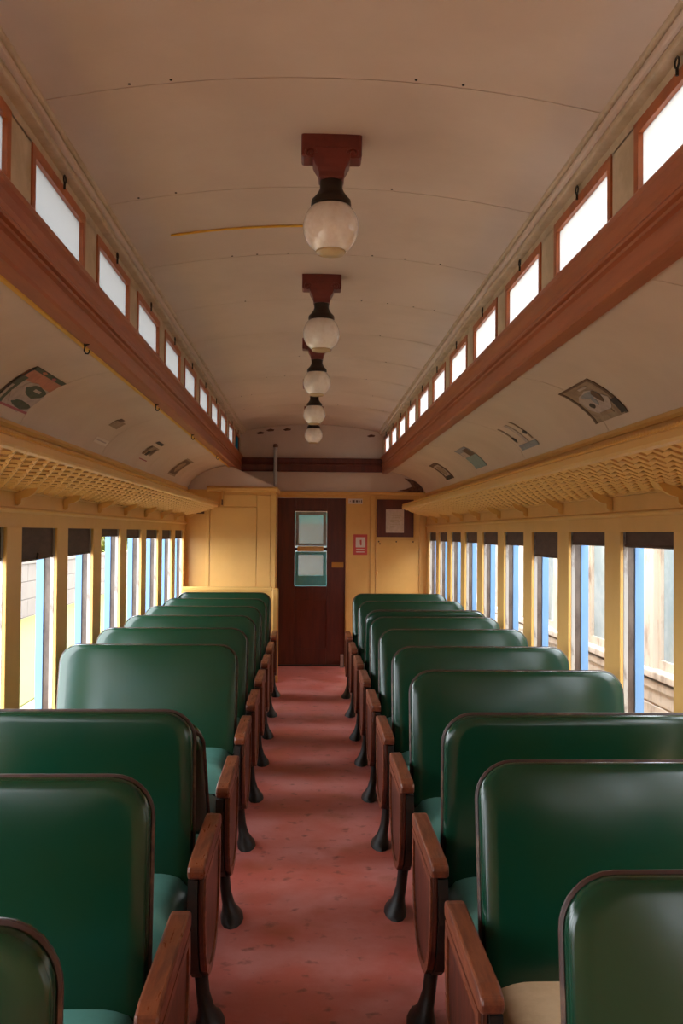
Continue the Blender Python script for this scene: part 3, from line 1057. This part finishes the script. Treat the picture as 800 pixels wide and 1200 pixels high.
def cushion_mesh(m):
    x0, x1, y0, y1 = -HALF + .01, HALF - .01, -.29, .25
    nx, ny = 32, 22
    v, f = [], []
    for j in range(ny + 1):
        for i in range(nx + 1):
            u, w_ = i / nx, j / ny
            e = min(u, 1 - u, .12) / .12
            g = min(w_, 1 - w_, .16) / .16
            z = .42 + .048 * math.sqrt(max(0, 1 - (1 - e) ** 2)) * math.sqrt(max(0, 1 - (1 - g) ** 2)) - .012 * math.sin(math.pi * u) * 0
            v.append((x0 + (x1 - x0) * u, y0 + (y1 - y0) * w_, z))
    for j in range(ny):
        for i in range(nx):
            a = j * (nx + 1) + i
            f.append((a, a + 1, a + nx + 2, a + nx + 1))
    n = len(v)
    rim = [i for i in range(nx + 1)] + [j * (nx + 1) + nx for j in range(1, ny + 1)] + [ny * (nx + 1) + i for i in range(nx - 1, -1, -1)] + \
          [j * (nx + 1) for j in range(ny - 1, 0, -1)]
    for i in rim:
        v.append((v[i][0], v[i][1], .335))
    k = len(rim)
    for i in range(k):
        f.append((rim[i], rim[(i + 1) % k], n + (i + 1) % k, n + i))
    f.append(tuple(n + i for i in range(k)))
    return MB().add(v, f).mesh('cushion', m, True)


CUSH = cushion_mesh(M['cushion'])
CUSHT = cushion_mesh(M['tan'])


def end_meshes(s):
    """aisle end, s = side of the coach (+1 right row: aisle at local -x)"""
    q = -s
    ax = q * (.872 - .357)       # centre of the arm in local x
    out = []
    arm = MB().prism([(-.27, .600), (-.275, .585), (-.27, .563), (-.235, .556), (.235, .556), (.262, .562), (.268, .585), (.262, .602), (.22, .608), (-.22, .608)],
                     'x', ax - .026, ax + .026)
    out.append(('armrest', arm.mesh('armrest', M['arm_wood']), .007))
    pan = [(-.245, .556), (-.252, .50), (-.25, .42), (-.225, .33), (-.175, .255), (-.115, .215), (-.05, .20), (.05, .20), (.115, .215), (.175, .255),
           (.225, .33), (.25, .42), (.252, .50), (.245, .556)]
    xa = ax + q * .020
    xb = ax + q * .004
    out.append(('end_panel', MB().prism(pan, 'x', min(xa, xb), max(xa, xb)).mesh('end_panel', M['panel_wood']), .004))
    # raised rim on the aisle face
    rim = MB()
    n = len(pan)
    inn = [(y * .86, .385 + (z - .385) * .86) for y, z in pan]
    x2 = ax + q * .026
    vs_ = [(xa, y, z) for y, z in pan] + [(x2, y, z) for y, z in pan] + [(x2, y, z) for y, z in inn] + [(xa, y, z) for y, z in inn]
    fs = []
    for i in range(n):
        k = (i + 1) % n
        fs += [(i, k, n + k, n + i), (n + i, n + k, 2 * n + k, 2 * n + i), (2 * n + i, 2 * n + k, 3 * n + k, 3 * n + i), (3 * n + i, 3 * n + k, k, i)]
    rim.add(vs_, fs)
    out.append(('panel_rim', rim.mesh('panel_rim', M['arm_wood']), 0))
    # iron inner plate
    ip = [(-.255, .553), (-.262, .50), (-.258, .42), (-.232, .33), (-.18, .25), (-.115, .21), (.115, .21), (.18, .25), (.232, .33), (.258, .42), (.262, .50), (.255, .553)]
    xc = ax + q * .003
    xd = ax - q * .026
    out.append(('side_casting', MB().prism(ip, 'x', min(xc, xd), max(xc, xd)).mesh('side_casting', M['iron']), 0))
    # pedestal with flared foot
    px = ax - q * .012
    ped = MB()
    prof = [(.26, .055, .028), (.18, .034, .022), (.11, .032, .022), (.06, .045, .026), (.03, .080, .036), (.016, .105, .044), (.0, .11, .046)]
    vv, ff = [], []
    for z, hy, hx in prof:
        for k in range(12):
            a = 2 * math.pi * k / 12
            vv.append((px + hx * math.cos(a) + q * .034 * max(0, 1 - z / .16) ** 1.3, hy * math.sin(a), z))
    for i in range(len(prof) - 1):
        for k in range(12):
            k2 = (k + 1) % 12
            ff.append((i * 12 + k, (i + 1) * 12 + k, (i + 1) * 12 + k2, i * 12 + k2))
    ff.append(tuple(range(12)))
    ff.append(tuple((len(prof) - 1) * 12 + k for k in range(12)))
    ped.add(vv, ff)
    out.append(('pedestal', ped.mesh('pedestal', M['iron'], True), 0))
    # under-frame and wall foot
    fr = MB()
    fr.box(-HALF + .03, HALF + .02, -.24, -.20, .29, .335)
    fr.box(-HALF + .03, HALF + .02, .18, .22, .29, .335)
    fr.box(-HALF + .03, -HALF + .07, -.2, .18, .29, .335)
    fr.box(HALF - .07, HALF - .03, -.2, .18, .29, .335)
    if s < 0:
        fr.v = [(-x, y, z) for x, y, z in fr.v]
    out.append(('seat_frame', fr.mesh('seat_frame', M['iron']), 0))
    wx = s * (HALF - .05)
    out.append(('wall_leg', MB().box(wx - .02, wx + .02, -.03, .03, 0, .30).mesh('wall_leg', M['iron']), 0))
    return out


ENDS = {1: end_meshes(1), -1: end_meshes(-1)}


def seat(s, yc, ytop, ybot, zbot, label, tan=False):
    e = empty('coach_seat', (s * .8725, yc, 0))
    tag(e, label, 'seat', 'green walkover seats along the aisle')
    for n_, m_, bv in ENDS[s]:
        put(n_, m_, e, bevel=bv)
    put('cushion', CUSHT if tan else CUSH, e)
    lean = math.asin(max(-.8, min(.8, (ytop - ybot) / BH)))
    b_ = put('backrest', BACK, e, (0, ybot - yc, zbot), (-lean, 0, 0))
    put('piping', PIPE, b_)
    # steel walkover levers from the side castings to the back, one at each end
    for q in (-1, 1):
        x = q * (HALF + .010)
        p0 = Vector((x, .0, .30))
        p1 = Vector((x, ybot - yc, zbot)) + Matrix.Rotation(-lean, 3, 'X') @ Vector((0, 0, .12))
        mid = (p0 + p1) / 2 + Vector((0, .02 if ytop > ybot else -.02, 0))
        lv = MB()
        pts = [p0, p0.lerp(mid, .6), mid, mid.lerp(p1, .5), p1]
        lv.tube(pts, .010, 6)
        lv.build('lever', M['steel'], e, smooth=True)
    return e


Y0 = 1.38
BZ = .402
# top and bottom positions of the backs, row by row from the rear
rt = [(1.68, 1.60), (2.52, 2.41), (3.13, 3.15), (4.16, 4.07), (5.03, 4.94), (5.97, 5.86), (6.83, 6.72), (7.33, 7.38), (8.40, 8.30), (9.46, 9.34)]
lf = [(1.47, 1.46), (2.34, 2.30), (3.18, 3.19), (3.42, 3.74), (5.12, 5.00), (6.00, 5.88), (6.87, 6.76), (7.72, 7.62), (8.66, 8.54), (9.60, 9.46)]
for i in range(10):
    yc = Y0 + P * i
    k = ords[9 - i]
    if i == 9: yc += .06
    seat(1, yc + (.06 if i not in (2, 7) else 0), rt[i][0], rt[i][1], BZ,
         (f'green vinyl seat on the notice board side, {k} row from the door' + (', tan cushion' if i == 1 else '')), tan=(i == 1))
    extra = ', back flipped' if i == 3 else ''
    seat(-1, yc + (.06 if i > 3 else 0) + (.08 if i == 9 else 0), lf[i][0], lf[i][1], BZ, f'green vinyl seat on the closet side, {k} row from the door' + extra)


# ------------------------------------------------------------------ outside, grassy side
ZG = -1.25
structure(MB().box(-60, 60, -30, 110, ZG - .3, ZG).build('ground', M['gravel']), 'pale gravel beside the coach')
tag(MB().box(-9.05, -4.6, 8, 100, ZG, ZG + .03).build('lawn', M['grass']), 'sunlit yellow-green lawn beyond the gravel', 'grass', kind='stuff')
gw = empty('garden_wall', (-9.3, 40, ZG))
tag(gw, 'low pale pink masonry wall at the far edge of the lawn', 'wall')
MB().box(-.10, .10, -48, 48, 0, 1.74).build('core', M['masonry'], gw)
blk = MB().box(.09, .14, 0, 2.38, 0, .56).mesh('panel', M['masonry'])
for r_ in range(3):
    for k in range(24):
        put('panel', blk, gw, (0, -30 + 2.4 * k + (1.2 if r_ % 2 else 0), .02 + .575 * r_), bevel=.01)
MB().box(-.16, .18, -48, 48, 1.74, 1.84).build('coping', M['masonry'], gw)


def tree(x, y, h, w, label):
    e = empty('tree', (x, y, ZG))
    tag(e, label, 'tree', 'trees behind the garden wall')
    MB().tube([(0, 0, 0), (.1, .05, h * .3), (0, .1, h * .6)], [.16, .12, .06], 8).build('trunk', M['bark'], e)
    c = MB()
    for _ in range(1500):
        while True:
            p = Vector((random.uniform(-1, 1), random.uniform(-1, 1), random.uniform(-1, 1)))
            if .3 < p.length < 1: break
        p = Vector((p.x * w, p.y * w, h * .58 + p.z * h * .42))
        a = Vector((random.uniform(-1, 1), random.uniform(-1, 1), random.uniform(-1, 1))).normalized() * .28
        b2 = a.cross(Vector((random.uniform(-1, 1), random.uniform(-1, 1), random.uniform(-1, 1)))).normalized() * .16
        c.add([p - a, p + b2, p + a, p - b2], [(0, 1, 2, 3)])
    tag(c.build('crown', M['leaf'], e), kind='stuff')


for i in range(9):
    tree(-12.5, 16 + 5.8 * i, 3.6 + .3 * (i % 3), 2.55, 'leafy yellow-green tree behind the pale garden wall')


# ------------------------------------------------------------------ outside, parked coach
px0 = 2.62
pc = empty('parked_coach', (px0, 14, ZG))
tag(pc, 'weathered cream coach parked alongside, seen through the windows', 'coach')


def pcb(mb, nm, m, parent=None, **k):
    mb.v = [(x - px0, y - 14, z - ZG) for x, y, z in mb.v]
    return mb.build(nm, m, parent or pc, **k)


ya, yb, pp2 = -4.0, 34.0, .885
zs, zt = .56, 1.62
pcb(MB().box(px0, px0 + 2.6, ya, yb, -.35, zs - .10), 'body', M['coach_cream'])
pcb(MB().box(px0, px0 + 2.6, ya, yb, zt, 2.0), 'upper_body', M['coach_cream'])
rf = [(px0 - .10, 2.0), (px0 - .08, 2.08), (px0 + .3, 2.3), (px0 + 1.3, 2.5), (px0 + 2.3, 2.3), (px0 + 2.68, 2.08), (px0 + 2.7, 2.0)]
pcb(MB().prism(rf, 'y', ya, yb), 'roof', M['coach_cream'])
pcb(MB().box(px0 + 2.5, px0 + 2.6, ya, yb, zs - .1, zt), 'far_side', M['coach_cream'])
sl = MB().box(px0 - .07, px0 + .06, ya, yb, zs - .06, zs)
pcb(sl, 'sill', M['coach_cream'], bevel=.01)
pcb(MB().box(px0 - .04, px0 + .02, ya, yb, zs - .15, zs - .085), 'moulding', M['coach_cream'], bevel=.01)
for z in (-.26, -.12, .02, .16, .30):
    pcb(MB().box(px0 - .018, px0 + .01, ya, yb, z, z + .125), 'board', M['coach_cream'], bevel=.004)
y = 7.23 - 11 * pp2
pane_o = None
while y < yb - 1:
    pcb(MB().box(px0 - .02, px0 + .08, y, y + .32, zs - .02, zt + .02), 'post', M['coach_cream'], bevel=.008)
    w_ = pcb(MB().box(px0 + .045, px0 + .055, y + .32, y + pp2, zs, zt), 'pane', M['coach_glass'])
    fr = MB()
    fr.box(px0 + .02, px0 + .07, y + .32, y + .37, zs, zt)
    fr.box(px0 + .02, px0 + .07, y + pp2 - .05, y + pp2, zs, zt)
    fr.box(px0 + .02, px0 + .07, y + .37, y + pp2 - .05, zs, zs + .07)
    fr.box(px0 + .02, px0 + .07, y + .37, y + pp2 - .05, zt - .06, zt)
    pcb(fr, 'window_frame', M['coach_cream'])
    y += pp2
for yy in (2, 5, 15, 18, 28, 31):
    o = MB().lathe([(.45, -.06), (.46, 0), (.42, .06), (.1, .07)], 24).build('wheel', M['iron'], pc, smooth=True)
    o.location = (.45, yy - 14, .46)
    o.rotation_euler = (0, R(90), 0)
pcb(MB().box(px0 + .5, px0 + 2.1, ya, yb, -.75, -.35), 'underframe', M['iron'])

# next coach's end seen through the door panes
nc = empty('neighbour_coach', (0, 13.2, ZG))
tag(nc, 'end of the next coach seen dimly through the door panes', 'coach')
MB().box(-1.45, 1.45, 0, .2, .3, 3.4).build('end_wall', M['coach_cream'], nc)
MB().box(-.45, .45, -.03, 0, .9, 3.1).build('end_door', M['teal'], nc)
MB().box(-.22, .22, -.05, -.03, 2.25, 2.95).build('door_pane', M['coach_glass'], nc)
MB().box(-1.45, 1.45, -.5, 0, .9, 1.2).build('platform', M['iron'], nc)
MB().box(-1.45, 1.45, -1.2, .2, 3.4, 3.5).build('platform_roof', M['coach_cream'], nc)
